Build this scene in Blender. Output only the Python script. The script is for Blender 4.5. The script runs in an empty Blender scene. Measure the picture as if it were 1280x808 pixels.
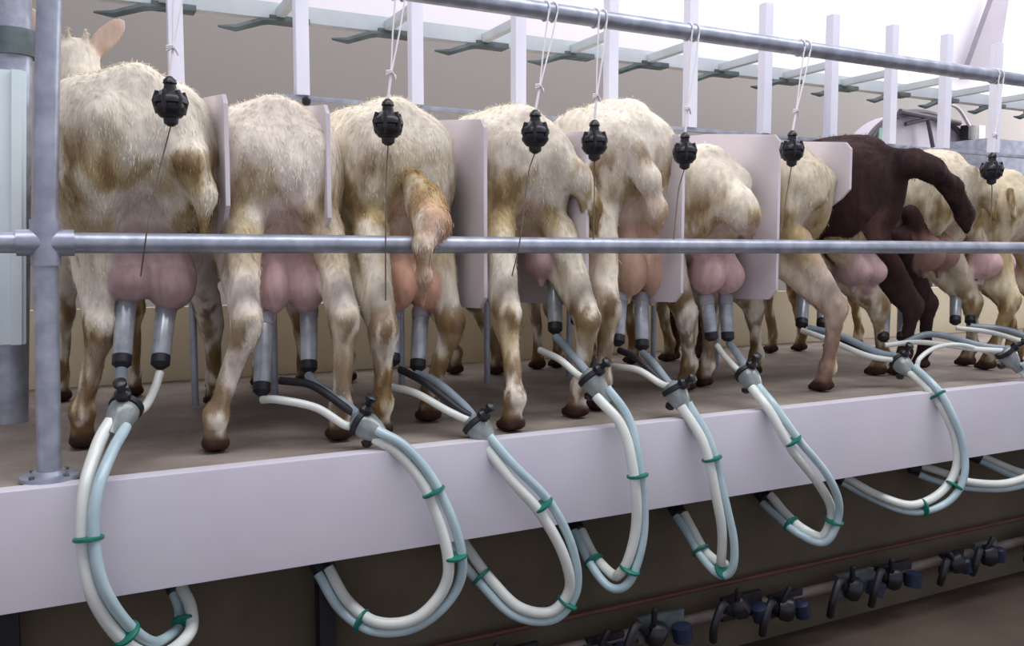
import bpy, bmesh, math, random
import numpy as np
from mathutils import Vector, Matrix, noise

# ------------------------------------------------------------------ camera, light, exposure
C = bpy.data.collections.new('milking_parlour'); bpy.context.scene.collection.children.link(C)
SC = bpy.context.scene
F = 1100.0
TH = math.radians(27.3); PH = math.atan(86 / F)
CAM = Vector((0, -1.68, 0.40))
cam = bpy.data.cameras.new('camera'); camo = bpy.data.objects.new('camera', cam); C.objects.link(camo)
camo.location = CAM; camo.rotation_euler = (math.pi / 2 - PH, 0, -TH)
cam.sensor_width = 36; cam.lens = F * 36 / 1280; cam.clip_start = 0.02
SC.camera = camo
SC.view_settings.view_transform = 'Standard'; SC.view_settings.look = 'None'
SC.view_settings.gamma = 1; SC.view_settings.use_curve_mapping = False
SC.view_settings.exposure = 0.34
W = bpy.data.worlds.new('world'); SC.world = W; W.use_nodes = True
W.node_tree.nodes['Background'].inputs[0].default_value = (0.80, 0.82, 0.94, 1)
W.node_tree.nodes['Background'].inputs[1].default_value = 0.62

def area(name, loc, rot, sx, sy, power, col=(1, 1, 1)):
    l = bpy.data.lights.new(name, 'AREA'); l.shape = 'RECTANGLE'; l.size = sx; l.size_y = sy
    l.energy = power; l.color = col
    o = bpy.data.objects.new(name, l); C.objects.link(o); o.location = loc; o.rotation_euler = rot
    return o
area('tube_light_row', (1.6, -0.9, 2.9), (math.radians(-14), 0, 0), 5.5, 1.0, 105, (0.97, 0.97, 1.0))
area('added_back_wall_fill', (3.5, 1.9, 2.95), (math.radians(18), 0, 0), 9.0, 0.8, 80, (1.0, 0.97, 1.0))  # unseen area lamp added to brighten the upper back wall
area('daylight_opening_right', (8.6, 1.2, 1.7), (0, math.radians(90), 0), 1.8, 3.0, 115, (1.0, 0.97, 0.98))

RM = Matrix.Rotation(-TH, 3, 'Z') @ Matrix.Rotation(math.pi / 2 - PH, 3, 'X')
def P(px, py, Y):
    """point of the place seen at that spot of the photograph, at depth Y behind the platform edge"""
    d = RM @ Vector(((px - 640) / F, (404 - py) / F, -1))
    return CAM + d * ((Y - CAM.y) / d.y)

# ------------------------------------------------------------------ materials
def srgb(r, g, b):
    f = lambda c: (c / 255 / 12.92) if c <= 10 else ((c / 255 + 0.055) / 1.055) ** 2.4
    return (f(r), f(g), f(b), 1)

def mat(name, c1, c2=None, scale=8, rough=0.6, metal=0.0, bump=0.0, bscale=None, detail=4, spec=0.4, trans=0.0, c3=None):
    m = bpy.data.materials.new(name); m.use_nodes = True
    nt = m.node_tree; b = nt.nodes['Principled BSDF']
    b.inputs['Roughness'].default_value = rough; b.inputs['Metallic'].default_value = metal
    b.inputs['Specular IOR Level'].default_value = spec
    b.inputs['Transmission Weight'].default_value = trans
    b.inputs['Base Color'].default_value = c1
    tc = nt.nodes.new('ShaderNodeTexCoord')
    if c2:
        n = nt.nodes.new('ShaderNodeTexNoise'); n.inputs['Scale'].default_value = scale; n.inputs['Detail'].default_value = detail
        nt.links.new(tc.outputs['Object'], n.inputs['Vector'])
        r = nt.nodes.new('ShaderNodeValToRGB'); r.color_ramp.elements[0].position = 0.33; r.color_ramp.elements[1].position = 0.68
        r.color_ramp.elements[0].color = c1; r.color_ramp.elements[1].color = c2
        if c3:
            e = r.color_ramp.elements.new(0.5); e.color = c3
        nt.links.new(n.outputs['Fac'], r.inputs['Fac']); nt.links.new(r.outputs['Color'], b.inputs['Base Color'])
    if bump:
        n2 = nt.nodes.new('ShaderNodeTexNoise'); n2.inputs['Scale'].default_value = bscale or scale * 4; n2.inputs['Detail'].default_value = 5
        nt.links.new(tc.outputs['Object'], n2.inputs['Vector'])
        bp = nt.nodes.new('ShaderNodeBump'); bp.inputs['Strength'].default_value = bump; bp.inputs['Distance'].default_value = 0.004
        nt.links.new(n2.outputs['Fac'], bp.inputs['Height']); nt.links.new(bp.outputs['Normal'], b.inputs['Normal'])
    return m

M = {}
M['wall_white'] = mat('white_wall_paint', srgb(226, 224, 232), srgb(236, 233, 238), 1.2, 0.7)
M['fascia'] = mat('white_fascia_board', srgb(212, 208, 220), srgb(222, 218, 228), 2.5, 0.42, bump=0.05, bscale=30)
M['deck'] = mat('worn_concrete', srgb(126, 116, 108), srgb(164, 154, 144), 5, 0.75, bump=0.35, bscale=60, c3=srgb(142, 131, 122))
M['pit'] = mat('dark_pit_render', srgb(80, 72, 58), srgb(102, 92, 76), 4, 0.85, bump=0.3, bscale=40)
M['pitfloor'] = mat('damp_pit_floor', srgb(68, 57, 49), srgb(94, 81, 70), 3, 0.6, bump=0.3, bscale=25)
M['kerb'] = mat('beige_trough_plastic', srgb(222, 210, 178), srgb(234, 224, 196), 3, 0.6)
M['galv'] = mat('galvanised_steel', srgb(150, 156, 170), srgb(182, 188, 202), 26, 0.42, 0.55, bump=0.12, bscale=70, c3=srgb(164, 170, 184))
M['galvd'] = mat('dull_galvanised_steel', srgb(78, 90, 92), srgb(110, 122, 124), 20, 0.55, 0.4)
M['whitepost'] = mat('white_powder_coat', srgb(228, 230, 246), srgb(238, 238, 252), 5, 0.35)
M['whitepanel'] = mat('white_plastic_panel', srgb(216, 208, 214), srgb(226, 219, 226), 4, 0.45)
M['bluepanel'] = mat('pale_plastic_sheet', srgb(212, 226, 232), srgb(222, 234, 240), 5, 0.5)
M['black'] = mat('black_plastic', srgb(26, 25, 30), srgb(40, 39, 46), 30, 0.35, bump=0.1, bscale=90)
M['blue'] = mat('dark_blue_plastic', srgb(28, 38, 58), srgb(36, 48, 72), 30, 0.4)
M['brace'] = mat('grey_brace_paint', srgb(132, 128, 138), srgb(142, 138, 148), 3, 0.6)
M['string'] = mat('white_cord', srgb(232, 228, 232), rough=0.8)
M['darkstring'] = mat('dirty_grey_cord', srgb(120, 108, 96), rough=0.85)
M['shell'] = mat('smoked_plastic_shell', srgb(148, 154, 162), srgb(184, 190, 196), 30, 0.28, 0.3)
M['shelltop'] = mat('grey_rubber_collar', srgb(150, 148, 156), srgb(166, 164, 172), 30, 0.5)
M['rubber'] = mat('black_rubber', srgb(32, 33, 38), rough=0.5)
M['milkhose'] = mat('milky_white_hose', srgb(212, 218, 212), srgb(226, 230, 224), 12, 0.3, spec=0.6)
M['pulsehose'] = mat('blue_grey_hose', srgb(164, 190, 198), srgb(186, 208, 214), 14, 0.3, spec=0.6)
M['greyhose'] = mat('grey_short_hose', srgb(120, 136, 148), srgb(146, 158, 168), 14, 0.32, spec=0.6)
M['tie'] = mat('green_clip', srgb(24, 112, 96), rough=0.4)
M['bowl'] = mat('cloudy_claw_bowl', srgb(104, 114, 116), srgb(150, 158, 156), 22, 0.25, spec=0.6)
M['tank'] = mat('brushed_tank_steel', srgb(186, 180, 190), srgb(200, 194, 204), 3, 0.45, 0.2)
M['tankgreen'] = mat('pale_green_tank_end', srgb(150, 184, 176), rough=0.5)
M['tankrim'] = mat('dark_tank_rim', srgb(86, 82, 90), rough=0.5)
M['palebeam'] = mat('pale_painted_steel', srgb(190, 200, 206), srgb(210, 218, 222), 6, 0.5)
M['pinkpipe'] = mat('dusty_pvc_pipe', srgb(88, 76, 74), srgb(112, 100, 98), 9, 0.5)
M['rust'] = mat('rusty_brown_metal', srgb(86, 52, 44), srgb(104, 66, 54), 9, 0.7)

def wallmat():
    m = mat('two_tone_wall', srgb(182, 178, 178), None, rough=0.75)
    nt = m.node_tree; b = nt.nodes['Principled BSDF']
    tc = nt.nodes.new('ShaderNodeTexCoord'); sp = nt.nodes.new('ShaderNodeSeparateXYZ')
    nt.links.new(tc.outputs['Object'], sp.inputs[0])
    g = nt.nodes.new('ShaderNodeMath'); g.operation = 'GREATER_THAN'; g.inputs[1].default_value = 1.63
    nt.links.new(sp.outputs['Z'], g.inputs[0])
    mx = nt.nodes.new('ShaderNodeMix'); mx.data_type = 'RGBA'
    mx.inputs['A'].default_value = srgb(150, 146, 142); mx.inputs['B'].default_value = srgb(232, 230, 238)
    nt.links.new(g.outputs[0], mx.inputs['Factor']); nt.links.new(mx.outputs['Result'], b.inputs['Base Color'])
    return m
M['twotone'] = wallmat()

def coatmat(name, rough=0.85, fine=60):
    m = bpy.data.materials.new(name); m.use_nodes = True; nt = m.node_tree; b = nt.nodes['Principled BSDF']
    a = nt.nodes.new('ShaderNodeAttribute'); a.attribute_name = 'Coat'
    tc = nt.nodes.new('ShaderNodeTexCoord'); mp = nt.nodes.new('ShaderNodeMapping')
    mp.inputs['Scale'].default_value = (1, 1, 0.28)
    nt.links.new(tc.outputs['Object'], mp.inputs['Vector'])
    n = nt.nodes.new('ShaderNodeTexNoise'); n.inputs['Scale'].default_value = fine; n.inputs['Detail'].default_value = 4
    nt.links.new(mp.outputs['Vector'], n.inputs['Vector'])
    r = nt.nodes.new('ShaderNodeMapRange'); r.inputs['From Min'].default_value = 0.3; r.inputs['From Max'].default_value = 0.7
    r.inputs['To Min'].default_value = 0.8; r.inputs['To Max'].default_value = 1.08
    nt.links.new(n.outputs['Fac'], r.inputs['Value'])
    v = nt.nodes.new('ShaderNodeVectorMath'); v.operation = 'SCALE'
    nt.links.new(a.outputs['Color'], v.inputs[0]); nt.links.new(r.outputs['Result'], v.inputs['Scale'])
    nt.links.new(v.outputs['Vector'], b.inputs['Base Color'])
    b.inputs['Roughness'].default_value = rough; b.inputs['Specular IOR Level'].default_value = 0.2
    bp = nt.nodes.new('ShaderNodeBump'); bp.inputs['Strength'].default_value = 0.35; bp.inputs['Distance'].default_value = 0.006
    nt.links.new(n.outputs['Fac'], bp.inputs['Height']); nt.links.new(bp.outputs['Normal'], b.inputs['Normal'])
    return m
M['coat'] = coatmat('goat_coat'); M['fur'] = coatmat('goat_fur', 0.8, 30)

# ------------------------------------------------------------------ helpers
def tag(o, label=None, cat=None, group=None, kind=None):
    if label: o['label'] = label
    if cat: o['category'] = cat
    if group: o['group'] = group
    if kind: o['kind'] = kind
    return o
def empty(name, loc=(0, 0, 0), rz=0.0):
    o = bpy.data.objects.new(name, None); C.objects.link(o); o.location = loc; o.rotation_euler = (0, 0, rz)
    o.empty_display_size = 0.05
    return o
def link(name, me, m, parent=None, smooth=True):
    if m: me.materials.append(m)
    if smooth:
        me.polygons.foreach_set('use_smooth', [True] * len(me.polygons))
    o = bpy.data.objects.new(name, me); C.objects.link(o)
    if parent:
        o.parent = parent; o.matrix_parent_inverse = Matrix.Identity(4)
        # world-space geometry under a moved parent: shift the data back
        root = parent; off = Vector((0, 0, 0))
        while root: off += root.location; root = root.parent
        me.transform(Matrix.Translation(-off))
    return o
def bm_obj(name, bm, m, parent=None, smooth=False, bevel=0.0):
    if bevel:
        bmesh.ops.bevel(bm, geom=list(bm.edges), offset=bevel, segments=2, profile=0.7, affect='EDGES')
    bmesh.ops.recalc_face_normals(bm, faces=bm.faces)
    me = bpy.data.meshes.new(name); bm.to_mesh(me); bm.free()
    o = link(name, me, m, parent, False)
    if smooth:
        me.polygons.foreach_set('use_smooth', [True] * len(me.polygons))
        try: me.set_sharp_from_angle(angle=math.radians(40))
        except Exception: pass
    return o
def box(bm, x0, x1, y0, y1, z0, z1):
    v = [bm.verts.new((x, y, z)) for x in (x0, x1) for y in (y0, y1) for z in (z0, z1)]
    for q in ((0, 1, 3, 2), (4, 6, 7, 5), (0, 4, 5, 1), (2, 3, 7, 6), (0, 2, 6, 4), (1, 5, 7, 3)):
        bm.faces.new([v[i] for i in q])
def boxo(name, b, m, parent=None, bevel=0.0):
    bm = bmesh.new(); box(bm, *b); return bm_obj(name, bm, m, parent, bevel > 0, bevel)
def frame(d):
    d = d.normalized(); u = Vector((0, 0, 1)) if abs(d.z) < 0.9 else Vector((1, 0, 0))
    a = d.cross(u).normalized(); return a, d.cross(a).normalized()
def tube(bm, pts, r, n=10, cap=True):
    """tube along points; r a number or one radius per point"""
    pts = [Vector(p) for p in pts]; R = r if hasattr(r, '__len__') else [r] * len(pts)
    a, b = frame(pts[1] - pts[0]); rings = []
    for i, p in enumerate(pts):
        d = (pts[min(i + 1, len(pts) - 1)] - pts[max(i - 1, 0)]).normalized()
        a = (a - d * a.dot(d)).normalized(); b = d.cross(a)
        rings.append([bm.verts.new(p + (a * math.cos(t) + b * math.sin(t)) * R[i]) for t in [2 * math.pi * k / n for k in range(n)]])
    for i in range(len(rings) - 1):
        for k in range(n):
            bm.faces.new((rings[i][k], rings[i][(k + 1) % n], rings[i + 1][(k + 1) % n], rings[i + 1][k]))
    if cap:
        bm.faces.new(rings[0][::-1]); bm.faces.new(rings[-1])
def spline(pts, n=8):
    pts = [Vector(p) for p in pts]; q = [pts[0] * 2 - pts[1]] + pts + [pts[-1] * 2 - pts[-2]]; out = []
    for i in range(1, len(q) - 2):
        p0, p1, p2, p3 = q[i - 1:i + 3]
        for k in range(n):
            t = k / n
            out.append(0.5 * ((2 * p1) + (p2 - p0) * t + (2 * p0 - 5 * p1 + 4 * p2 - p3) * t * t + (3 * p1 - p0 - 3 * p2 + p3) * t ** 3))
    out.append(pts[-1]); return out
def tubeo(name, pts, r, m, parent=None, n=12):
    bm = bmesh.new(); tube(bm, pts, r, n); return bm_obj(name, bm, m, parent, True)
def lathe(name, prof, a, b, m, parent=None, n=20):
    """profile [(t along a->b in metres, radius)]"""
    a = Vector(a); d = (Vector(b) - a).normalized()
    bm = bmesh.new(); tube_axis(bm, a, d, prof, n); return bm_obj(name, bm, m, parent, True)
def tube_axis(bm, a, d, prof, n=20):
    u, w = frame(d); rings = []
    for t, r in prof:
        rings.append([bm.verts.new(a + d * t + (u * math.cos(x) + w * math.sin(x)) * max(r, 1e-4)) for x in [2 * math.pi * k / n for k in range(n)]])
    for i in range(len(rings) - 1):
        for k in range(n):
            bm.faces.new((rings[i][k], rings[i][(k + 1) % n], rings[i + 1][(k + 1) % n], rings[i + 1][k]))
    bm.faces.new(rings[0][::-1]); bm.faces.new(rings[-1])
def struct(name, b, m, bevel=0):
    return tag(boxo(name, b, m, None, bevel), kind='structure')

# ------------------------------------------------------------------ the setting
struct('floor', (-3, 9, 0.03, 1.30, -0.10, 0.0), M['deck'])                # platform deck
struct('trim_1', (-3, 9, -0.012, 0.03, -0.205, 0.004), M['fascia'], 0.003)  # white fascia of the platform edge
struct('wall_below', (-3, 9, 0.16, 0.26, -0.80, -0.10), M['pit'])
struct('floor_pit', (-3, 9, -4.5, 0.26, -0.86, -0.70), M['pitfloor'])
struct('floor_back', (-3, 9, 1.30, 3.0, -0.10, -0.02), M['deck'])
struct('wall_back', (-3, 9, 3.0, 3.12, -0.8, 3.1), M['twotone'])
struct('wall_left', (-3.1, -3.0, -4.5, 3.12, -0.8, 3.1), M['wall_white'])
struct('ceiling', (-3.1, 9.1, -4.5, 3.12, 3.1, 3.2), M['wall_white'])
struct('trim_2', (-3, 9, 1.26, 1.30, 0.0, 0.235), M['kerb'], 0.004)         # kerb in front of the feed trough

# ------------------------------------------------------------------ galvanised railing in front of the goats
rl = empty('railing', (0.0, 0.06, 0.0))
tag(rl, 'galvanised tube railing with upright post and a level lower rail in front of the goats', 'railing')
pb = P(62, 603, 0.055); px0 = pb.x
pm, pt = P(57, 306, .06).x, P(63, -70, .06).x
tubeo('post', spline([(px0, 0.06, 0.004), ((px0 + pm) / 2, 0.06, 0.21), (pm, 0.06, 0.42), ((pm + pt) / 2, 0.06, 0.7), (pt, 0.06, 0.917)]), 0.0200, M['galv'], rl, 18)
tubeo('lower_rail', [(-1.5, 0.06, 0.42), (8.5, 0.06, 0.42)], 0.0185, M['galv'], rl, 18)
bm = bmesh.new(); tube(bm, [(pm - 0.045, 0.06, 0.42), (pm + 0.045, 0.06, 0.42)], 0.0235, 18); tube(bm, [(pm, 0.06, 0.38), (pm, 0.06, 0.46)], 0.0245, 18)
bm_obj('cross_fitting', bm, M['galv'], rl, True)
fl = lathe('base_flange', [(0, 0.048), (0.007, 0.048), (0.009, 0.030), (0.016, 0.026)], (px0, 0.06, 0.003), (px0, 0.06, 1), M['galv'], rl)
for k in range(4):
    a = math.pi / 4 + k * math.pi / 2
    lathe('bolt', [(0, 0.0055), (0.006, 0.0055)], (px0 + 0.038 * math.cos(a), 0.06 + 0.038 * math.sin(a), 0.009), (px0 + 0.038 * math.cos(a), 0.06 + 0.038 * math.sin(a), 1), M['galvd'], fl, 6)
up = tubeo('overhead_pipe', [(-1.5, 0.06, 0.937), (8.5, 0.06, 0.937)], 0.0195, M['galv'], None, 18)
tag(up, 'galvanised overhead pipe running above the goats with cords hung from it', 'pipe')

# ------------------------------------------------------------------ headgate frame: white uprights + beam + arms
YP = 0.58
hg = empty('headgate_frame', (1.5, YP, 0))
tag(hg, 'row of square white uprights standing behind the goats, joined by a long pale beam', 'headgate')
posts = [222, 378, 520, 648, 763, 862, 955, 1038, 1112, 1180, 1243]
postX = [P(p, 150, YP).x for p in posts]
postX += [postX[-1] + 0.31 * k for k in range(1, 5)]
for x in postX:
    boxo('upright', (x - 0.017, x + 0.017, YP - 0.017, YP + 0.017, 0.800, 1.225), M['whitepost'], hg, 0.004)
bm = bmesh.new(); box(bm, -0.6, 8.0, 0.80, 0.84, 1.040, 1.085); bm_obj('beam', bm, M['palebeam'], hg, True, 0.004)
bm = bmesh.new(); box(bm, 0.50, 8.0, YP - 0.010, YP + 0.010, 0.788, 0.800); bm_obj('lower_bar', bm, M['galv'], hg, True, 0.003)
for i, x in enumerate([-0.08] + postX):
    a = Vector((x - 0.05, 0.80, 1.03))
    bm = bmesh.new(); tube(bm, [a + Vector((0.08, 0, 0.010)), a, a + Vector((-0.07, 0.0, -0.026)), a + Vector((-0.115, 0, -0.026))], [0.005, 0.011, 0.010, 0.003], 6)
    bm_obj('catch_arm', bm, M['galvd'], hg, True)
    boxo('beam_sleeve', (x - 0.03, x + 0.08, 0.794, 0.846, 1.034, 1.050), M['galvd'], hg, 0.003)
    if i: boxo('cross_strut', (x - 0.012, x + 0.012, 0.60, 0.80, 1.045, 1.070), M['palebeam'], hg, 0.003)

kp = P(383, 127, YP - .02)
lathe('latch_knob', [(0, .006), (.006, .011), (.016, .011), (.022, .005)], kp - Vector((0, 0, .01)), kp + Vector((0, 0, 1)), M['black'], hg)

# left end: thick galvanised post with a pale sheet hung on it
ep = empty('end_gate', (-0.13, 0.70, 0)); tag(ep, 'pale plastic sheet on a thick galvanised post at the far left, behind the railing', 'gate')
q = P(10, 528, 0.70)
qt = P(16, 40, .72)
tubeo('post', [(q.x, 0.72, 0.0), (qt.x, 0.72, qt.z), (qt.x, 0.72, 1.3)], 0.042, M['galv'], ep, 20)
lathe('collar', [(0, 0.05), (0.06, 0.05)], (qt.x, 0.72, 0.86), (qt.x, 0.72, 2), M['galvd'], ep)
a = P(33, 90, 0.66); b = P(33, 430, 0.66)
def slant(name, u0, u1, y0, y1, par):
    bm = bmesh.new(); v = [bm.verts.new((e.x + u, y, e.z)) for e in (a, b) for u in (u0, u1) for y in (y0, y1)]
    for f in ((0, 1, 3, 2), (4, 6, 7, 5), (0, 4, 5, 1), (2, 3, 7, 6), (0, 2, 6, 4), (1, 5, 7, 3)): bm.faces.new([v[i] for i in f])
    bm_obj(name, bm, M['bluepanel'], par, True, 0.003)
slant('sheet', -.42, 0, .648, .668, ep); slant('sheet_rib', -.03, -.008, .636, .650, ep); slant('sheet_rib', -.215, -.19, .636, .650, ep)

# ------------------------------------------------------------------ stall dividers
def divider(px, topdz, label, y0=0.13, y1=0.72, zb=0.275):
    x = P(px, 200, y0).x
    zt = 0.715 + topdz
    root = empty('stall_divider', (x, y0, 0.0)); tag(root, label, 'stall divider', 'white stall dividers between the goats')
    bm = bmesh.new(); t = 0.0045
    prof = [(y0, zb + .025), (y0 + 0.03, zb), (y1, 0.26), (y1, zt + 0.05), (y0 + 0.30, zt + 0.035), (y0 + 0.02, zt), (y0, zt - 0.02)]
    A = [bm.verts.new((x - t, y, z)) for y, z in prof]; B = [bm.verts.new((x + t, y, z)) for y, z in prof]
    bm.faces.new(A); bm.faces.new(B[::-1])
    for i in range(len(prof)):
        j = (i + 1) % len(prof); bm.faces.new((A[i], B[i], B[j], A[j]))
    bm_obj('panel', bm, M['whitepanel'], root, True, 0.0015)
    bm = bmesh.new(); tube(bm, [(x, y1 - 0.03, 0.01), (x, y1 - 0.03, 0.30)], 0.009, 10); bm_obj('foot', bm, M['galv'], root, True)
    return root
divider(284, 0.0, 'white plastic stall divider between the first and second goats from the railing post', zb=.47)
divider(411, -0.005, 'white plastic stall divider between the second goat and the goat with the tangled tail', zb=.45)
divider(607, -0.01, 'broad white plastic stall divider right of the goat with the tangled dirty tail')
divider(735, -0.02, 'white plastic stall divider mostly hidden between the fourth and fifth goats')
divider(855, -0.01, 'white plastic stall divider just right of the tallest goat')
divider(975, 0.010, 'widest showing white stall divider, right of the goat with the raised tail')
divider(1064, 0.005, 'white plastic stall divider left of the dark brown goat', zb=.56)

# ------------------------------------------------------------------ goats (signed distance -> surface nets)
def sdf_cap(p, a, b, ra, rb):
    ab = b - a; L = max(ab @ ab, 1e-9)
    h = np.clip(((p - a) @ ab) / L, 0, 1)
    return np.linalg.norm(p - a - h[..., None] * ab, axis=-1) - (ra + (rb - ra) * h)
def sdf_ell(p, c, r, R=None):
    q = p - c
    if R is not None: q = q @ R
    k0 = np.linalg.norm(q / r, axis=-1); k1 = np.linalg.norm(q / (r * r), axis=-1)
    return k0 * (k0 - 1) / np.maximum(k1, 1e-6)
def evalp(pr, p):
    if pr[0] == 'c': return sdf_cap(p, pr[1], pr[2], pr[3], pr[4])
    return sdf_ell(p, pr[1], pr[2], pr[3])
def bounds(pr):
    if pr[0] == 'c':
        r = max(pr[3], pr[4]); return np.minimum(pr[1], pr[2]) - r, np.maximum(pr[1], pr[2]) + r
    r = pr[2].max() if pr[3] is not None else pr[2]
    return pr[1] - r, pr[1] + r
def smin(a, b, k):
    h = np.clip(0.5 + 0.5 * (b - a) / k, 0, 1)
    return b * (1 - h) + a * h - k * h * (1 - h)
def mesh_sdf(prims, vs):
    lo = np.min([bounds(p)[0] for p in prims], axis=0) - 4 * vs; hi = np.max([bounds(p)[1] for p in prims], axis=0) + 4 * vs
    n = np.ceil((hi - lo) / vs).astype(int) + 1
    Fd = np.full(n, 0.12)
    ax = [lo[i] + vs * np.arange(n[i]) for i in range(3)]
    for pr in prims:
        k = pr[-1]; b0, b1 = bounds(pr); mg = 0.07
        i0 = np.maximum(((b0 - mg - lo) / vs).astype(int), 0); i1 = np.minimum(((b1 + mg - lo) / vs).astype(int) + 2, n)
        s = tuple(slice(i0[i], i1[i]) for i in range(3))
        g = np.stack(np.meshgrid(ax[0][s[0]], ax[1][s[1]], ax[2][s[2]], indexing='ij'), -1)
        Fd[s] = smin(Fd[s], np.minimum(evalp(pr, g), 0.12), k)
    S = Fd < 0
    c = np.zeros(np.array(n) - 1, int)
    pos = np.zeros(tuple(np.array(n) - 1) + (3,)); cnt = np.zeros(np.array(n) - 1)
    off = [(i, j, k) for i in (0, 1) for j in (0, 1) for k in (0, 1)]
    def sub(A, o): return A[o[0]:n[0] - 1 + o[0], o[1]:n[1] - 1 + o[1], o[2]:n[2] - 1 + o[2]]
    for o in off:
        for d in range(3):
            if o[d] == 1: continue
            o2 = list(o); o2[d] = 1
            fa, fb = sub(Fd, o), sub(Fd, o2); m = (fa < 0) != (fb < 0)
            t = np.where(m, fa / np.where(m, fa - fb, 1), 0)
            for e in range(3): pos[..., e] += np.where(m, o[e] + (t if e == d else 0), 0)
            cnt += m
    act = cnt > 0; idx = np.full(act.shape, -1); idx[act] = np.arange(act.sum())
    cells = np.argwhere(act)
    V = (cells + pos[act] / cnt[act][:, None]) * vs + lo
    Q = []
    for d in range(3):
        a = [slice(0, n[e]) for e in range(3)]; b = list(a); a[d] = slice(0, n[d] - 1); b[d] = slice(1, n[d])
        s0, s1 = S[tuple(a)], S[tuple(b)]
        e = np.argwhere(s0 != s1); fl = s0[tuple(e.T)]
        u, w = (d + 1) % 3, (d + 2) % 3
        ok = (e[:, u] > 0) & (e[:, w] > 0) & (e[:, u] < n[u] - 1) & (e[:, w] < n[w] - 1); e = e[ok]; fl = fl[ok]
        def cell(du, dw):
            x = e.copy(); x[:, u] -= du; x[:, w] -= dw; return idx[tuple(x.T)]
        q = np.stack([cell(1, 1), cell(0, 1), cell(0, 0), cell(1, 0)], 1)
        q[~fl] = q[~fl][:, ::-1]; Q.append(q)
    return V, np.concatenate(Q)
def vnoise(V, sc, seed):
    return np.array([noise.noise(Vector((v[0] * sc + seed, v[1] * sc + seed * 0.7, v[2] * sc - seed))) for v in V])
def sm(x, a, b):
    t = np.clip((x - a) / (b - a), 0, 1); return t * t * (3 - 2 * t)
def vn(V, Q):
    N = np.zeros_like(V); a, b, c, d = (V[Q[:, i]] for i in range(4)); fn = np.cross(c - a, d - b)
    for i in range(4): np.add.at(N, Q[:, i], fn)
    return N / np.maximum(np.linalg.norm(N, axis=1), 1e-12)[:, None], np.linalg.norm(fn, axis=1)

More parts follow.
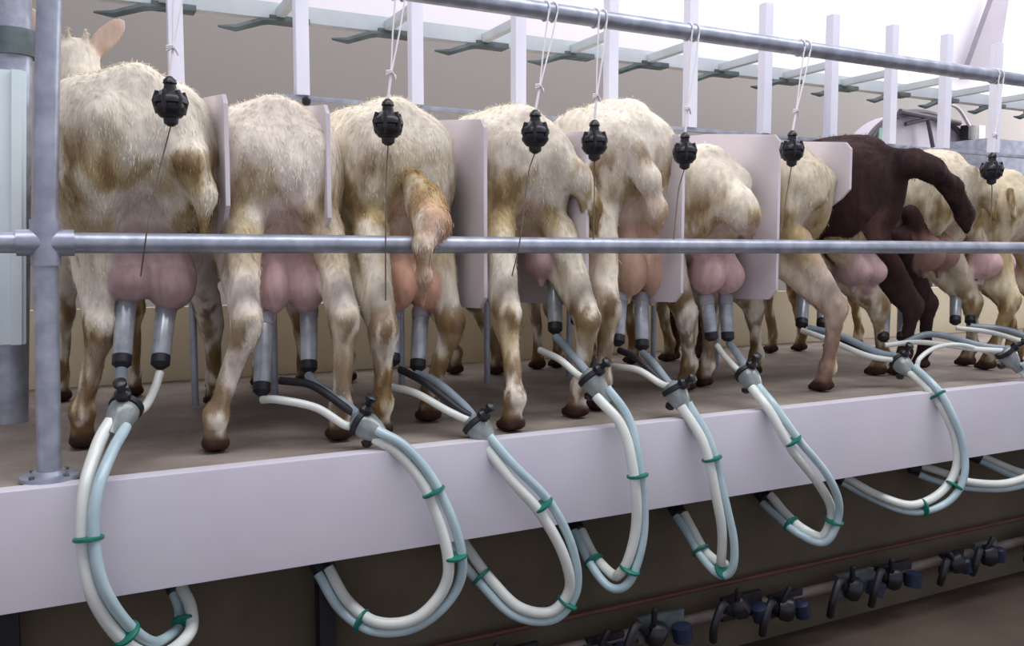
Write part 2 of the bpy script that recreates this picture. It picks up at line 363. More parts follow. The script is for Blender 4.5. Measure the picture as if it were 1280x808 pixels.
A3 = lambda *a: np.array(a, float)
def lin(r, g, b): return np.array(srgb(r, g, b)[:3])
def goat(name, label, cx, cy, yaw, H, hinds, fronts, wid=1.0, udder=(0, 1.0, 1.0, 'pink'), head='down', tail=None,
         base=(246, 237, 220), stain=(184, 160, 100), dirt=(120, 88, 50), vs=0.008, seed=1.0, nfur=9000, stainy=1.0, tilt=0.0, hocks=None, group='goats'):
    """hinds / fronts: world (x, y) of the two hooves; (cx, cy): world point under the tail"""
    cs, sn = math.cos(yaw), math.sin(yaw); s = H / 0.74
    def loc(w):                                      # world -> goat frame (x right, y forward)
        dx, dy = w[0] - cx, w[1] - cy; return (dx * cs + dy * sn, -dx * sn + dy * cs)
    pr = []
    def cap(a, b, ra, rb, k=0.03): pr.append(('c', A3(*a), A3(*b), ra, rb, k)); return pr[-1]
    def ell(c, r, k=0.04, R=None): pr.append(('e', A3(*c), A3(*r), R, k)); return pr[-1]
    w = wid
    # trunk
    ell((0, .47, .52 * s), (.142 * min(w, 1.02), .35, .170 * s))
    ell((0, .74, .50 * s), (.112 * w, .19, .175 * s), .06)
    ell((0, .20, .60 * s), (.118 * w, .19, .135 * s), .06)
    cap((0, .10, .685 * s), (0, .76, .695 * s), .050, .050, .05)
    for sx in (-1, 1):
        cap((sx * .092 * w, .22, .685 * s), (sx * .058 * w, .040, .630 * s), .032, .032, .05)     # hook to pin bone
        ell((sx * .072 * w, .150, .560 * s), (.062 * w, .125, .135 * s), .05)                     # buttock
    # hind legs
    for i, sx in enumerate((-1, 1)):
        hx, hy = loc(hinds[i])
        hip = A3(sx * .070 * w, .15, .56 * s)
        wk = P(hocks[i][0], hocks[i][1], hinds[i][1] - .045); lk = loc((wk.x, wk.y)); lk = loc((wk.x, max(wk.y, .105))); hk = A3(lk[0], lk[1], max(wk.z, .22))
        stif = A3(sx * .092 * w * .65 + hk[0] * .35, .235 + (hk[1] - .06) * .5, .44 * s)
        fet = A3(hx, hy - .012, .075 * s); toe = A3(hx, hy + .012, .022)
        cap(hip, stif, .072 * w, .044, .04); cap(hip * .55 + hk * .45 + A3(0, -.01, .03 * s), hk + A3(0, -.005, .03), .040, .022, .035)
        cap(stif, hk, .036, .024, .04); cap(hk + A3(0, -.014, .016), hk + A3(0, .002, -.02), .024, .022, .014)
        cap(hk, fet, .0225, .0175, .02); cap(fet, fet + A3(0, .002, .008), .0235, .023, .012); cap(fet, toe, .021, .023, .015)
        for c in (-.0115, .0115): cap((hx + c, hy - .008, .020), (hx + c * 1.2, hy + .034, .013), .0155, .0115, .004)
    # front legs
    for i, sx in enumerate((-1, 1)):
        hx, hy = loc(fronts[i]); sh = A3(sx * .075 * w, .80, .42 * s); kn = A3(hx * .6 + sx * .08 * .4, hy * .6 + .80 * .4 + .01, .24 * s); fe = A3(hx, hy, .072 * s)
        cap(A3(sx * .075 * w, .78, .56 * s), sh, .060, .048, .05); cap(sh, kn, .042, .024, .04); cap(kn, kn + A3(0, 0, -.012), .027, .025, .012)
        cap(kn, fe, .021, .017, .02); cap(fe, A3(hx, hy + .015, .02), .021, .022, .015)
        for c in (-.0115, .0115): cap((hx + c, hy, .019), (hx + c * 1.2, hy + .036, .013), .0150, .0110, .004)
    # neck and head
    if head == 'up':
        t = 0.0 if isinstance(head, str) else 0
        nb, hb, hm = A3(-.02, .86, .62 * s), A3(-.035, 1.00, .90 * s), A3(-.065, 1.15, .83 * s)
    else:
        nb, hb, hm = A3(0, .88, .60 * s), A3(0, 1.13, .60 * s), A3(0, 1.25, .45 * s)
    cap(A3(0, .76, .60 * s), nb, .095, .080, .06); cap(nb, hb, .078, .052, .05)
    cap(hb, hm, .050, .030, .03); ell(hm, (.027, .032, .026), .02)
    ears = []
    fwd = (hm - hb) / np.linalg.norm(hm - hb)
    for sx in (-1, 1):
        e0 = hb + A3(sx * .040, -.01, .025); e1 = hb + A3(sx * (.105 if head == 'up' else .12), -.03, .10 if head == 'up' else .015)
        d = (e1 - e0) / np.linalg.norm(e1 - e0); v = np.cross(d, A3(0, 1, 0)); v /= np.linalg.norm(v); u = np.cross(d, v)
        R = np.stack([d, v, u], 1)
        ears.append(ell(e0 * .45 + e1 * .55, (.074, .030, .010) if head == 'up' else (.065, .010, .024), .012, R))
        cap(hb + A3(sx * .02, 0, .035), hb + A3(sx * .022, -.05, .075), .011, .005, .01)           # small horn bud
    # tail
    tl = []
    pts = []
    loose = tail[2] in (.85, 1.0)
    for (tx, ty, tY) in tail[0]:
        q = P(tx, ty, tY + (0 if loose else .04)); l = loc((q.x, q.y)); pts.append((l[0], l[1], q.z))
    rr = tail[1]
    for i in range(len(pts) - 1): tl.append(cap(pts[i], pts[i + 1], rr[i], rr[i + 1], .024 if loose else .05))
    # udder
    ud = []; lobes, ucol = udder
    for (lx, ly, lr, lz) in lobes:                    # each half of the udder
        wc = P(lx, ly, .27); dep = (Vector(wc) - CAM).length; q = loc((wc.x, wc.y)); r = lr / F * dep; rz = lz / F * dep
        ud.append(ell((q[0], q[1], wc.z), (r, .068, rz), .010))
        ud.append(cap((q[0], q[1], wc.z + .03), (q[0] * .8, q[1] + .02, wc.z + .13), r * .95, r * .8, .02))
        ud.append(cap((q[0], q[1], wc.z - rz * .7), (q[0], q[1], wc.z - rz - .014), .013, .010, .006))
    V, Q = mesh_sdf(pr, vs)
    # colour of the coat, by anatomy and noise
    nbig = vnoise(V, 9, seed); nmid = vnoise(V * np.array([1, 1, .45]), 30, seed + 5); nf = vnoise(V * np.array([1, 1, .3]), 80, seed + 9)
    col = np.tile(lin(*base), (len(V), 1)); col *= (1 + .08 * nbig + .06 * nmid)[:, None]
    z = V[:, 2] / s; y = V[:, 1]; x = V[:, 0]
    st = sm(z, .66, .52) * sm(z, .30, .42) * sm(y, .30, .02) * sm(nbig + .5 * nmid, -.28, .25) * .8
    st = np.maximum(st, sm(z, .34, .22) * sm(nmid + nbig, -.35, .35) * .75)
    st = np.maximum(st, sm(nbig * .7 + nmid * .6, .2, .8) * .22)
    st = np.maximum(st, .9 * sm(np.abs(x) / w, .075, .125) * sm(z, .66, .5) * sm(z, .38, .46) * sm(y, .25, .05) * sm(nmid + nf, -.5, .3))
    st = np.clip(st * stainy, 0, 1)[:, None]; col = col * (1 - st) + lin(*stain) * st
    dk = sm(z, .30, .12) * sm(nmid + .6 * nf + .35, -.1, .5) * .85
    dk = np.maximum(dk, sm(z, .64, .56) * sm(z, .42, .5) * sm(y, .17, .04) * sm(.6 * nbig + 1.0 * nmid + .6 * nf + .5 * sm(np.abs(x) / w, .04, .12), .05, .95) * .72)
    dk = np.maximum(dk, sm(np.abs(z - .24), .07, .01) * sm(nmid + .5 * nf, -.25, .2) * .8)
    dk = np.clip(dk * min(1.15, stainy), 0, 1)[:, None]; col = col * (1 - dk) + lin(*dirt) * dk
    dt = np.min([evalp(p, V) for p in tl], axis=0); k = (sm(dt, .012, .0) * sm(nmid + nf, -.6, .2) * tail[2])[:, None]
    col = col * (1 - k) + lin(*(tail[3] if len(tail) > 3 else (150, 118, 70))) * k
    # bare pinkish skin under the tail and on the udder
    k = (sm(np.abs(x), .05 * w, .018) * sm(z, .55, .48) * sm(y, .16, .06))[:, None] * .45
    pk = {'pink': (224, 190, 190), 'orange': (218, 172, 148), 'tan': (214, 178, 156), 'grey': (190, 162, 162), 'dark': (168, 134, 122)}[ucol]
    col = col * (1 - k) + lin(*pk) * k
    if ud:
        du = np.min([evalp(p, V) for p in ud], axis=0); k = (sm(du, .012, .002) * sm(z, .47, .42))[:, None]
        skin = lin(*pk) * (1 + .12 * nbig + .08 * nmid)[:, None]
        col = col * (1 - k) + skin * k; udm = k[:, 0]
    else: udm = np.zeros(len(V))
    de = np.min([evalp(p, V) for p in ears], axis=0); k = (sm(de, .008, .0) * .55)[:, None]; col = col * (1 - k) + lin(176, 128, 104) * k
    hf = (V[:, 2] < .034); k = sm(V[:, 2], .045, .026)[:, None]; col = col * (1 - k) + lin(62, 42, 34) * (1 + .3 * nf)[:, None] * k
    col = np.clip(col, 0.002, 1)
    N, fa = vn(V, Q)
    # slight shagginess of the surface itself
    V2 = V + N * ((nf * .0025 + nmid * .003) * (1 - udm) * sm(z, .05, .15))[:, None]
    R3 = np.array([[cs, -sn, 0], [sn, cs, 0], [0, 0, 1]])
    def mk(nm, vv, faces, colours, m, parent=None):
        me = bpy.data.meshes.new(nm); ww = vv @ R3.T
        me.from_pydata(ww.tolist(), [], faces); me.update()
        at = me.color_attributes.new('Coat', 'FLOAT_COLOR', 'POINT')
        at.data.foreach_set('color', np.concatenate([colours, np.ones((len(colours), 1))], 1).astype(np.float32).ravel())
        me.materials.append(m); me.polygons.foreach_set('use_smooth', [True] * len(me.polygons))
        o = bpy.data.objects.new(nm, me); C.objects.link(o); o.parent = parent
        return o
    body = mk(name, V2, Q.tolist(), col, M['coat'])
    body.location = (cx, cy, 0)
    tag(body, label, 'goat', group)
    # coat of short hair lying down and back over the body
    rng = np.random.default_rng(int(seed * 10))
    wgt = (1 - udm) * sm(V[:, 2], .05, .10) * sm(V[:, 1], 1.0, .75); 
    if head == 'up': wgt = (1 - udm) * sm(V[:, 2], .05, .10)
    wgt *= np.where(V[:, 1] < .45, 1.6, .7); wgt *= (de > .004)
    pick = rng.choice(len(V), nfur, p=wgt / wgt.sum())
    p0 = V2[pick] + rng.normal(0, vs * .35, (nfur, 3)); nn = N[pick]; cc = col[pick] * (1 + rng.normal(0, .05, (nfur, 1)))
    p0 = p0 - nn * .001
    flow = np.tile(A3(0, -.25, -1), (nfur, 1)) + rng.normal(0, .2, (nfur, 3)) + nn * .2
    flow -= nn * np.maximum(np.sum(flow * nn, 1, keepdims=True) - .30, 0) ; dn = np.sum(flow * nn, 1, keepdims=True); flow += nn * np.maximum(.16 - dn, 0)
    flow /= np.linalg.norm(flow, axis=1)[:, None]
    ln = (rng.uniform(.007, .016, nfur) * np.where(V[pick, 2] / s < .32, .6, 1.0))[:, None]
    side = np.cross(flow, nn); side /= np.maximum(np.linalg.norm(side, axis=1), 1e-6)[:, None]
    wd = .0008
    mid = p0 + flow * ln * .55; tip = p0 + flow * ln - nn * ln * .12
    VV = np.stack([p0 - side * wd, p0 + side * wd, mid - side * wd * .8, mid + side * wd * .8, tip], 1).reshape(-1, 3)
    b = np.arange(nfur) * 5
    faces = np.stack([b, b + 1, b + 3, b + 2], 1).tolist() + np.stack([b + 2, b + 3, b + 4], 1).tolist()
    mk('coat', VV, faces, np.clip(np.repeat(cc, 5, axis=0), 0.002, 1), M['fur'], body)
    return body

def gp(px, py):                                       # spot on the deck seen at that pixel
    d = RM @ Vector(((px - 640) / F, (404 - py) / F, -1)); t = -CAM.z / d.z; q = CAM + d * t; return (q.x, q.y)
GOATS = [
 dict(label='large cream goat nearest the railing post, head raised with one ear up', cx=.155, cy=.12, yaw=.05, H=.775, wid=1.17,
      hinds=[gp(104, 562), gp(269, 508)], hocks=[(126, 412), (264, 420)], fronts=[(.00, .98), (.18, .98)], udder=([(163, 350, 28, 26), (213, 355, 28, 31)], 'grey'), head='up', tail=([(222, 150, .12), (240, 200, .09), (256, 245, .09), (254, 292, .095)], [.014, .016, .012, .006], .8), vs=.0068, seed=1.3, nfur=40000, stainy=1.05, base=(246, 238, 222)),
 dict(label='cream goat with wide pale pink udder, second from the railing post', cx=.425, cy=.13, yaw=-.02, H=.735, wid=1.04,
      hinds=[gp(270, 566), gp(425, 552)], hocks=[(308, 408), (432, 405)], fronts=[(.40, .99), (.53, 1.0)], udder=([(338, 355, 24, 37), (381, 355, 24, 35)], 'pink'), tail=([(362, 185, .14), (368, 215, .125), (382, 262, .12)], [.014, .014, .007], .8), vs=.0068, seed=4.1, nfur=36000, stainy=.8, base=(250, 240, 226)),
 dict(label='cream goat with long dirty tangled tail hanging over the lower rail', cx=.70, cy=.14, yaw=.02, H=.755, wid=1.06,
      hinds=[gp(476, 546), gp(537, 528)], hocks=[(479, 420), (563, 410)], fronts=[(.66, .98), (.80, .98)], udder=([(496, 357, 21, 32), (532, 357, 21, 33)], 'orange'), tail=([(516, 225, .12), (532, 256, .09), (540, 280, .04), (530, 306, .015), (531, 345, .025), (528, 385, .04)], [.024, .040, .036, .017, .012, .004], .85), vs=.007, seed=7.7, nfur=36000, stainy=1.05),
 dict(label='cream goat right of the broad white divider, brown stain down its right thigh', cx=1.02, cy=.14, yaw=.02, H=.765, wid=1.0,
      hinds=[gp(641, 540), gp(722, 523)], hocks=[(657, 402), (737, 405)], fronts=[(1.17, .99), (1.29, .92)], udder=([(676, 327, 18, 21), (706, 327, 18, 19)], 'pink'), tail=([(700, 190, .12), (726, 222, .10), (740, 256, .10), (744, 288, .10)], [.015, .017, .013, .006], .9), vs=.0075, seed=11.2, nfur=30000),
 dict(label='tallest cream goat in the middle, rump higher than its neighbours', cx=1.35, cy=.16, yaw=.02, H=.81, wid=1.08,
      hinds=[gp(750, 514), gp(858, 490)], hocks=[(760, 395), (857, 408)], fronts=[(1.36, .98), (1.48, .98)], udder=([(784, 340, 21, 31), (816, 340, 21, 33)], 'tan'), tail=([(795, 185, .12), (812, 225, .10), (822, 262, .10), (822, 292, .10)], [.016, .018, .014, .006], .9), vs=.0078, seed=14.9, nfur=26000, base=(249, 240, 224)),
 dict(label='smaller cream goat with raised dirty tail, left of the widest showing divider', cx=1.625, cy=.16, yaw=.10, H=.70, wid=.90,
      hinds=[gp(880, 484), gp(942, 470)], hocks=[(888, 395), (942, 388)], fronts=[(1.56, .98), (1.69, .98)], udder=([(882, 345, 16, 22), (906, 345, 16, 22)], 'pink'), tail=([(905, 225, .14), (922, 256, .10), (932, 272, .09), (936, 296, .10)], [.022, .034, .028, .008], .8), vs=.0082, seed=18.2, nfur=20000, stainy=1.0),
 dict(label='yellowish cream goat with bent hind leg, left of the dark brown goat', cx=1.93, cy=.15, yaw=.12, H=.725, wid=1.0,
      hinds=[gp(1030, 490), gp(1098, 470)], hocks=[(1044, 392), (1098, 390)], fronts=[(1.86, .95), (2.02, .95)], udder=([(1066, 340, 13, 17), (1084, 340, 13, 17)], 'grey'), tail=([(1022, 215, .12), (1026, 250, .11)], [.018, .010], .4), vs=.0085, seed=21.5, nfur=17000, base=(232, 220, 196)),
 dict(label='dark brown goat, the only dark animal in the row', cx=2.24, cy=.15, yaw=.16, H=.765, wid=1.08, group=None,
      hinds=[gp(1126, 470), gp(1152, 462)], hocks=[(1140, 388), (1158, 385)], fronts=[(2.06, .97), (2.20, .98)], udder=([(1156, 318, 13, 20), (1174, 318, 13, 20)], 'dark'), tail=([(1112, 205, .20), (1140, 204, .14), (1165, 212, .10), (1190, 235, .10), (1206, 268, .10), (1208, 288, .10)], [.05, .040, .032, .029, .026, .012], 1.0, (46, 34, 36)), vs=.0088, seed=25.1, nfur=17000,
      base=(64, 46, 46), stain=(92, 60, 52), dirt=(40, 28, 30), stainy=.7),
 dict(label='cream goat immediately right of the dark brown goat', cx=2.64, cy=.18, yaw=.12, H=.745, wid=1.16,
      hinds=[gp(1210, 458), gp(1262, 452)], hocks=[(1215, 388), (1258, 385)], fronts=[(2.56, .98), (2.72, .98)], udder=([(1228, 330, 13, 17), (1244, 330, 13, 17)], 'pink'), tail=([(1215, 215, .15), (1236, 240, .13), (1242, 275, .13)], [.014, .015, .008], .9), vs=.009, seed=28.4, nfur=13000, stainy=1.0, base=(232, 220, 196)),
 dict(label='cream goat cut off by the right edge of the picture', cx=2.93, cy=.16, yaw=.05, H=.69, wid=1.0,
      hinds=[(2.85, .25), (3.00, .25)], hocks=[(1262, 380), (1305, 380)], fronts=[(2.90, .98), (3.05, .98)], udder=([(1284, 335, 13, 17), (1300, 335, 13, 17)], 'pink'), tail=([(1262, 240, .12), (1268, 270, .11)], [.014, .010], .9), vs=.0095, seed=31.9, nfur=9000, stainy=1.05, base=(232, 220, 190)),
]
for g in GOATS:
    grp = g.pop('group', 'cream goats standing in the milking row')
    goat('goat', g.pop('label'), g.pop('cx'), g.pop('cy'), g.pop('yaw'), g.pop('H'), g.pop('hinds'), g.pop('fronts'), group=grp, **g)

# ------------------------------------------------------------------ milking clusters: teat cups, claw, hoses, clips
GRP = 'milking clusters hung on the goats'
def cup(top, bot, root):
    L = (bot - top).length
    c = lathe('teat_cup', [(0.010, .0175), (.02, .0195), (L - .03, .0185), (L - .012, .014), (L, .010)], top, bot, M['shell'], root)
    lathe('mouthpiece', [(-.014, .011), (-.010, .0195), (.0, .0215), (.016, .0205), (.018, .0175)], top, bot, M['shelltop'], c)
    d = (bot - top).normalized()
    lathe('base_cap', [(L - .022, .0185), (L - .004, .0185), (L + .004, .010)], top, bot, M['rubber'], c)
    return c
def cluster(label, cups, claw, whites, greys, main, ties, rh=.0118, sep=.0112, single=False):
    """all points (px, py, Y)"""
    cp = P(*claw); root = empty('milking_cluster', cp); tag(root, label, 'milking machine', GRP)
    for t, b in cups: cup(P(*t), P(*b), root)
    mp = [P(*q) for q in main]
    d = (mp[1] - mp[0]).normalized()
    # claw: bowl, rim ring, cap with shut-off tab
    a = cp - d * .040
    lathe('claw_bowl', [(0, .012), (.004, .021), (.014, .027), (.036, .028), (.056, .023), (.074, .014), (.090, .012)], a, a + d, M['bowl'], root, 22)
    lathe('claw_ring', [(.010, .027), (.012, .031), (.022, .031), (.024, .027)], a, a + d, M['rubber'], root, 22)
    n = Vector((0, -.25, 1)).normalized(); n = (n - d * n.dot(d)).normalized()
    vb = a + d * .018 + n * .026
    v = lathe('shutoff_valve', [(0, .014), (.012, .015), (.018, .008), (.030, .007), (.032, .012), (.040, .012), (.043, .005)], vb, vb + n, M['black'], root, 14)
    e = a + d * .045 - n * .030
    lathe('vent_foot', [(0, .012), (.010, .011), (.014, .005)], e, e + (d * .8 - n).normalized(), M['black'], root, 12)
    for w in whites: tubeo('milk_tube', spline([P(*q) for q in w] + [cp - d * .034 - n * .006 + Vector((0, -.012, 0))]), .0085, M['milkhose'], root, 10)
    for gi, w in enumerate(greys): tubeo('pulse_tube', spline([P(*q) for q in w] + [cp - d * .030 + n * .010 + Vector((0, .008, 0))]), .0105 if gi == 0 else .0085, M['greyhose'] if gi == 0 else M['rubber'], root, 10)
    # pair of long hoses side by side
    sp = spline(mp, 10); k = len(sp)
    for sgn, m, r in ((-1, M['milkhose'], rh), (1, M['pulsehose'], rh * .85)):
        out = []
        for i, p in enumerate(sp):
            t = (sp[min(i + 1, k - 1)] - sp[max(i - 1, 0)]).normalized()
            view = (p - CAM).normalized(); s_ = t.cross(view).normalized()
            # the pair twists gently along its run
            tw = math.sin(i / k * 5.0 + mp[0].x * 3) * .8
            s_ = Matrix.Rotation(tw, 3, t) @ s_
            out.append(p + s_ * sgn * sep * (1.0 + .4 * max(0, math.sin(i / k * 9.0 + mp[0].x * 7))))
        tubeo('long_milk_hose' if sgn < 0 else 'long_pulse_hose', out, r, m, root, 12)
    for t in ties:
        i = min(range(k), key=lambda j: (sp[j] - P(*t)).length)
        tdir = (sp[min(i + 1, k - 1)] - sp[max(i - 1, 0)]).normalized()
        lathe('hose_clip', [(-.0035, .0230), (-.002, .0250), (.002, .0250), (.0035, .0230)], sp[i], sp[i] + tdir, M['tie'], root, 18)
    # wall connector where the hoses end under the platform
    e0 = sp[-1]; e1 = sp[-1] + (sp[-1] - sp[-3]).normalized() * .03
    lathe('hose_connector', [(0, .020), (.030, .020), (.034, .012)], e0 , e1, M['rubber'], root, 12)
    return root

cluster('milking cluster on the goat nearest the railing post, hose dropping at far left',
    [((158, 370, .27), (152, 458, .20)), ((208, 382, .27), (200, 458, .20))], (152, 520, .07),
    [[(200, 466, .20), (192, 490, .17), (178, 512, .12)]], [[(152, 462, .20), (152, 480, .15)]],
    [(148, 530, .05), (132, 560, .01), (114, 615, -.05), (111, 680, -.07), (124, 742, -.08), (158, 792, -.06), (195, 812, -.03), (228, 790, .03), (231, 762, .07), (222, 738, .10)],
    [(112, 676, -.07), (158, 792, -.06), (230, 778, .05)])
cluster('milking cluster under the wide pink udder, second from the railing post',
    [((330, 398, .25), (327, 492, .18)), ((386, 388, .27), (386, 464, .22))], (462, 535, .03),
    [[(328, 500, .17), (348, 500, .13), (395, 510, .09), (432, 532, .06)]], [[(386, 470, .21), (398, 484, .16), (430, 505, .10)], [(350, 476, .20), (390, 482, .15), (432, 510, .08)]],
    [(470, 543, .01), (505, 565, -.03), (542, 615, -.06), (568, 690, -.08), (562, 738, -.07), (522, 778, -.05), (470, 784, -.01), (430, 757, .05), (404, 714, .10)],
    [(544, 615, -.06), (569, 695, -.08), (452, 770, .01)])
cluster('milking cluster on the goat with the tangled tail',
    [((490, 392, .27), (490, 455, .22)), ((526, 390, .27), (522, 462, .22))], (602, 540, .02),
    [[(490, 484, .20), (520, 492, .14), (560, 514, .07)]], [[(520, 468, .21), (545, 478, .16), (578, 506, .08)], [(500, 462, .21), (530, 478, .14), (574, 512, .06)]],
    [(608, 550, .0), (642, 592, -.05), (682, 636, -.07), (710, 690, -.08), (716, 738, -.07), (690, 770, -.05), (645, 764, -.02), (605, 725, .03), (578, 690, .08), (560, 660, .11)],
    [(678, 632, -.07), (707, 752, -.06), (602, 722, .03)])
cluster('milking cluster below the pink udder, left of the tallest goat',
    [((693, 348, .27), (694, 415, .22)), ((724, 345, .30), (722, 405, .25))], (745, 482, .02),
    [[(675, 438, .20), (700, 450, .12), (724, 470, .06)]], [[(695, 422, .21), (712, 440, .14), (736, 468, .06)], [(722, 410, .25), (730, 430, .2), (744, 460, .08)]],
    [(752, 490, .0), (782, 530, -.05), (797, 595, -.08), (800, 660, -.08), (787, 712, -.07), (768, 728, -.04), (742, 702, .03), (722, 664, .10)],
    [(797, 596, -.08), (787, 712, -.07), (742, 700, .03)])
cluster('milking cluster under the tan udder of the tallest goat',
    [((801, 372, .27), (803, 436, .22)), ((775, 372, .27), (772, 430, .22))], (848, 497, .02),
    [[(768, 458, .20), (798, 463, .12), (826, 480, .06)]], [[(804, 442, .21), (818, 456, .14), (838, 482, .06)], [(774, 438, .21), (798, 450, .14), (834, 484, .06)]],
    [(856, 506, .0), (884, 555, -.05), (900, 620, -.07), (910, 676, -.07), (905, 712, -.05), (880, 694, .02), (862, 664, .07), (850, 644, .11)],
    [(890, 574, -.05), (905, 712, -.05), (874, 688, .03)])
cluster('milking cluster on the goat with the raised tail',
    [((883, 374, .27), (890, 425, .25)), ((907, 374, .27), (910, 425, .25))], (938, 474, .06),
    [[(896, 432, .25), (908, 448, .18), (924, 464, .1)]], [[(912, 430, .25), (920, 440, .18), (934, 462, .1)]],
    [(944, 484, .03), (966, 512, -.03), (994, 556, -.07), (1030, 602, -.09), (1044, 640, -.08), (1030, 674, -.06), (1000, 664, -.01), (975, 642, .06), (958, 624, .11)],
    [(992, 553, -.07), (1040, 652, -.08), (990, 656, .02)])
cluster('milking cluster whose hose lies long across the deck before the brown goat',
    [((1004, 366, .35), (1002, 408, .30)), ((1030, 366, .35), (1028, 408, .30))], (1130, 458, .10),
    [[(1002, 413, .28), (1035, 425, .2), (1085, 445, .14)]], [[(1010, 410, .28), (1050, 420, .2), (1095, 440, .14)], [(1028, 412, .28), (1060, 428, .2), (1100, 446, .14)]],
    [(1140, 462, .07), (1172, 494, -.02), (1197, 545, -.06), (1200, 590, -.07), (1180, 622, -.06), (1140, 636, -.04), (1095, 622, .04), (1055, 600, .11)],
    [(1172, 494, -.02), (1192, 606, -.07), (1150, 634, -.04)])
cluster('milking cluster under the dark brown goat, claw at right edge',
    [((1106, 374, .33), (1104, 425, .28)), ((1130, 374, .33), (1128, 425, .28))], (1262, 448, .04),
    [[(1106, 432, .26), (1150, 428, .2), (1215, 436, .1)]], [[(1128, 430, .26), (1165, 418, .2), (1225, 432, .1)]],
    [(1275, 455, .02), (1310, 500, -.03), (1322, 550, -.06), (1300, 590, -.07), (1262, 607, -.05), (1215, 607, -.01), (1180, 598, .06), (1150, 588, .11)],
    [(1290, 596, -.07), (1322, 550, -.06)])
cluster('milking cluster on the cream goat right of the brown goat, hose stub at right edge',
    [((1195, 366, .34), (1194, 404, .30)), ((1215, 366, .34), (1213, 404, .30))], (1330, 440, .05),
    [[(1195, 410, .28), (1240, 416, .2), (1290, 430, .1)]], [[(1213, 408, .28), (1255, 412, .2), (1300, 426, .1)]],
    [(1345, 446, .03), (1385, 490, -.03), (1400, 540, -.06), (1380, 590, -.07), (1340, 606, -.04), (1280, 596, .03), (1225, 573, .11)],
    [(1400, 540, -.06)])
# loose hose arcing from the deck hose to the right
lh = tubeo('looped_hose', spline([P(1146, 462, .08), P(1150, 448, .08), P(1172, 434, .09), P(1205, 432, .10), P(1250, 446, .08), P(1290, 462, .06)]), .007, M['milkhose'])
tag(lh, 'single pale hose arching over the deck at the right, below the brown goat', 'hose')

# ------------------------------------------------------------------ black cord toggles hung on cords from the overhead pipe
def toggle(px, py, h, top, label, dbl=True, low=None):
    Y = .02; c = P(px, py, Y); s = h / 2
    root = empty('cord_weight', c); tag(root, label, 'cord weight', 'black cord weights hung from the overhead pipe')
    up_ = Vector((0, 0, 1)); a = c - up_ * s
    prof = [(0, .006), (.06 * h, .016), (.16 * h, .017), (.18 * h, .024), (.30 * h, .035), (.36 * h, .036), (.38 * h, .032), (.44 * h, .032), (.46 * h, .038), (.56 * h, .037), (.60 * h, .033), (.70 * h, .024), (.74 * h, .015), (.84 * h, .013), (.86 * h, .016), (.93 * h, .014), (h, .006)]
    k = h / .105
    lathe('body', [(t, r * k * .92) for t, r in prof], a, a + up_, M['black'], root, 18)
    bm = bmesh.new()
    for i in range(6):
        ang = i * math.pi / 3; v = Vector((math.cos(ang), math.sin(ang), 0)) * .034 * k
        tube(bm, [c + v * .75 + up_ * .02 * k, c + v * .95, c + v * .75 - up_ * .026 * k], .0055 * k, 8)
    bm_obj('grip_ribs', bm, M['black'], root, True)
    ptop = P(*top)
    ca = c + up_ * (s - .004); knot = c * .0 + ca + (ptop - ca) * .22
    d1 = Vector((.007, 0, 0))
    bm = bmesh.new()
    tube(bm, [ca, knot], .0028, 6)
    tube(bm, [knot, ca + (ptop - ca) * .6 - d1, ptop - d1 * 1.6], .0018, 6)
    if dbl: tube(bm, [knot, ca + (ptop - ca) * .6 + d1, ptop + d1 * 1.6], .0018, 6)
    for q in range(3):
        tube(bm, [knot + Vector((-.010, 0, .004 * q)), knot + Vector((0, -.005, .006 + .002 * q)), knot + Vector((.010, 0, -.003 * q))], .0022, 6)
    bm_obj('cord', bm, M['string'], root, True)
    bm = bmesh.new(); pc = Vector((ptop.x, .06, .937))
    for dx in (-.010, .010):
        tube(bm, [pc + Vector((dx, math.cos(t) * .0215, math.sin(t) * .0215)) for t in [2 * math.pi * j / 16 for j in range(17)]], .0018, 6)
    bm_obj('pipe_loop', bm, M['string'], root, True)
    if low:
        tubeo('pull_cord', spline([a + up_ * .003] + [P(*q) for q in low]), .0014, M['darkstring'], root, 6)
def topat(px):
    for py in range(-200, 140):
        if P(px, py, .04).z < .937: return (px, py, .04)
toggle(213, 127, .088, topat(228), 'big black cord weight in front of the goat nearest the railing post', low=[(205, 190, .03), (190, 250, .03), (182, 300, .03), (176, 345, .12)])
toggle(485, 153, .092, topat(502), 'black cord weight in front of the goat with the tangled tail', low=[(483, 220, .03), (482, 300, .03), (482, 380, .10)])
toggle(669, 165, .094, topat(692), 'black cord weight over the rump of the goat right of the broad divider', low=[(660, 220, .03), (650, 300, .03), (640, 345, .06)])
toggle(743, 176, .092, topat(754), 'black cord weight between the fourth goat and the tallest goat', low=[(743, 230, .03), (742, 300, .03)])
toggle(856, 189, .088, topat(870), 'black cord weight right of the tallest goat', low=[(848, 240, .03), (842, 300, .03)])
toggle(990, 186, .092, topat(1010), 'black cord weight beside the widest showing white divider', low=[(984, 240, .03), (976, 290, .03)])
toggle(1240, 211, .095, topat(1252), 'rightmost black cord weight, above the last goats', low=[(1240, 240, .03), (1238, 290, .03)])

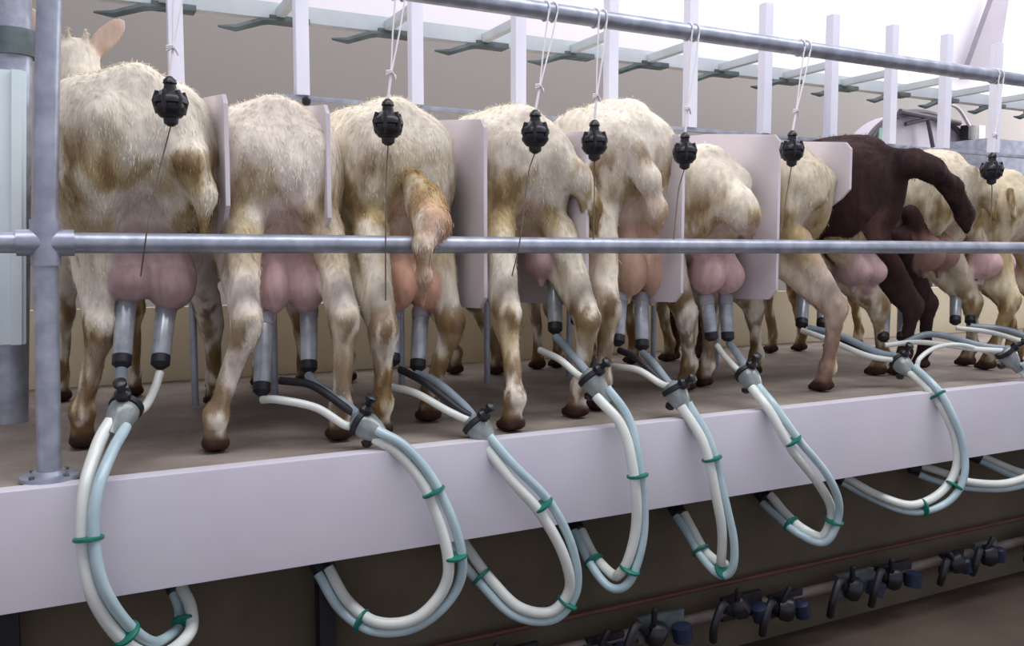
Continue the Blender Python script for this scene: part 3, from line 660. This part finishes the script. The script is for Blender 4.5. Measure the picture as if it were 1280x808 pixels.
# ------------------------------------------------------------------ under the platform: supports, pipe and pulsators
for px in (8, 408):
    x = P(px, 740, .12).x
    o = boxo('support_leg', (x - .018, x + .018, .11, .15, -.70, -.10), M['rubber'], None, .003)
    tag(o, 'dark support leg under the platform at the left corner' if px < 100 else 'dark support leg under the platform where the second hose ends', 'support')
zz = -.56
wp = empty('wash_line', (1.5, .10, zz)); tag(wp, 'dusty pipe low on the dark pit wall carrying black and blue fittings', 'pipe')
tubeo('pipe', [(-2.5, .10, zz), (8.5, .10, zz)], .016, M['pinkpipe'], wp)
tubeo('rusty_rod', [(-2.5, .13, zz + .065), (8.5, .13, zz + .065)], .006, M['rust'], wp)
rnd = random.Random(4)
x = 0.74; i = 0
while x < 4.2:
    k = rnd.uniform(.8, 1.35); dz = rnd.uniform(-.02, .015)
    t = empty('pulsator', (x, .08, zz)); tag(t, 'black and blue pulsator fitting on the pipe low on the pit wall', 'pulsator', 'pulsators along the pit wall pipe')
    def W_(p): return Vector((x + p[0] * k, .065 + p[1] * k, zz + dz + p[2] * k))
    lathe('housing', [(0, .018), (.008, .032), (.030, .036), (.044, .030), (.050, .014)], W_((-.02, .02, 0)), W_((.5, -.45, rnd.uniform(-.5, .5))), M['black'], t, 10)
    lathe('coil', [(0, .020 * k), (.040, .020 * k), (.046, .010)], W_((.055, 0, -.03)), W_((.055 + rnd.uniform(-.4, .4), 0, 1)), M['blue'], t, 14)
    lathe('nipple', [(0, .008), (.045, .008), (.05, .004)], W_((-.02, 0, .02)), W_((-.08 + rnd.uniform(-.05, .1), -.03, .12)), M['black'], t, 10)
    bm = bmesh.new(); tube(bm, spline([W_((-.03, .01, 0)), W_((-.07, -.01, .03)), W_((-.10, -.02, -.01)), W_((-.085, 0, -.05))], 4), .011, 8); bm_obj('elbow', bm, M['rubber'], t, True)
    bm = bmesh.new(); box(bm, x - .045 * k, x + .07 * k, .085, .10, zz + dz - .03, zz + dz + .035); bm_obj('bracket', bm, M['galvd'] if i % 3 == 0 else M['black'], t, True, .003)
    i += 1; x += .27 if i % 2 == 0 else .15 + rnd.uniform(-.01, .02)

# ------------------------------------------------------------------ far right: tank, boxes, slanted board
c = P(1150, 185, 2.3)
tk = empty('milk_tank', (c.x, 2.3, 0)); tag(tk, 'round-topped pale steel tank with dark rim in the background at right', 'tank')
R = (P(1218, 185, 2.3).x - P(1082, 185, 2.3).x) / 2
bm = bmesh.new()
tube_axis(bm, Vector((c.x, 2.3, c.z - .10)), Vector((0, 1, 0)), [(0, R * .96), (.01, R), (.16, R), (.18, R * .9)], 40)
bmesh.ops.scale(bm, vec=(1, 1, .62), space=Matrix.Translation(-Vector((c.x, 2.3, c.z - .10))), verts=bm.verts)
bm_obj('drum', bm, M['tank'], tk, True)
bm = bmesh.new()
tube(bm, [(c.x + R * 1.0 * math.cos(t), 2.292, c.z - .10 + R * .62 * math.sin(t)) for t in [math.pi * (i / 30) for i in range(-2, 33)]], .022, 8)
bm_obj('rim', bm, M['tankrim'], tk, True)
bm = bmesh.new(); tube(bm, [(c.x - R * .35, 2.27, c.z - .10 + R * .45), (c.x, 2.25, c.z + R * .34), (c.x + .05, 2.24, c.z + .0), ], .014, 8)
tube(bm, [(c.x - R * .5, 2.25, c.z + R * .40), (c.x + R * .6, 2.25, c.z + R * .33)], .018, 8); bm_obj('stirrer_arm', bm, M['tankrim'], tk, True)
bm = bmesh.new(); box(bm, c.x - R * .80, c.x - R * .55, 2.27, 2.30, c.z - .3, c.z + .10); bm_obj('side_plate', bm, M['tankgreen'], tk, True, .004)
for dx in (-.25, .25): boxo('leg', (c.x + dx - .03, c.x + dx + .03, 2.38, 2.44, -.02, c.z - .35), M['tankrim'], tk, .004)
a = P(1211, 172, 1.9); b = P(1226, 156, 1.9)
def tall(name, px0, py0, px1, py1, Y, d, m, label, cat):
    a = P(px0, py1, Y); b = P(px1, py0, Y)
    o = boxo(name, (a.x, b.x, Y, Y + d, a.z, b.z), m, None, .004); tag(o, label, cat); return o
sb = empty('control_box', (P(1220, 165, 2.2).x, 2.2, 0)); tag(sb, 'small white and black control box on a thin stand beside the tank', 'control box')
a = P(1210, 174, 2.2); b = P(1223, 157, 2.2); boxo('black_unit', (a.x, b.x, 2.2, 2.26, a.z, b.z), M['black'], sb, .004)
a2 = P(1223, 178, 2.2); b2 = P(1232, 157, 2.2); boxo('white_unit', (a2.x, b2.x, 2.2, 2.26, a2.z, b2.z), M['whitepost'], sb, .004)
tubeo('stand', [(a.x + .03, 2.23, -.02), (a.x + .03, 2.23, a.z + .01)], .02, M['tankrim'], sb)
bm = bmesh.new(); tube(bm, spline([(a.x + .01, 2.2, b.z - .01), (a.x - .12, 2.2, b.z + .10), (a.x - .30, 2.2, b.z + .12)]), .010, 8); bm_obj('cable', bm, M['tank'], sb, True)
# ledge at the right
a = P(1234, 192, 1.5)
tag(boxo('counter', (a.x, a.x + 2.0, 1.5, 1.8, -.02, P(1234, 172, 1.5).z), M['galv'], None, .006), 'grey metal counter in the background at the right edge', 'counter')
# slanted pale board leaning from the wall top down to the right
q = [P(1206, 98, 2.85), P(1246, 98, 2.85), P(1266, -30, 2.85), P(1252, -30, 2.85)]
bm = bmesh.new(); f = [bm.verts.new(v) for v in q]; g = [bm.verts.new(v + Vector((0, .05, 0))) for v in q]
bm.faces.new(f); bm.faces.new(g[::-1])
for i in range(4): bm.faces.new((f[i], g[i], g[(i + 1) % 4], f[(i + 1) % 4]))
tag(bm_obj('roof_brace', bm, M['brace'], None), 'slanting pale grey tapered brace against the white wall at upper right', 'brace')
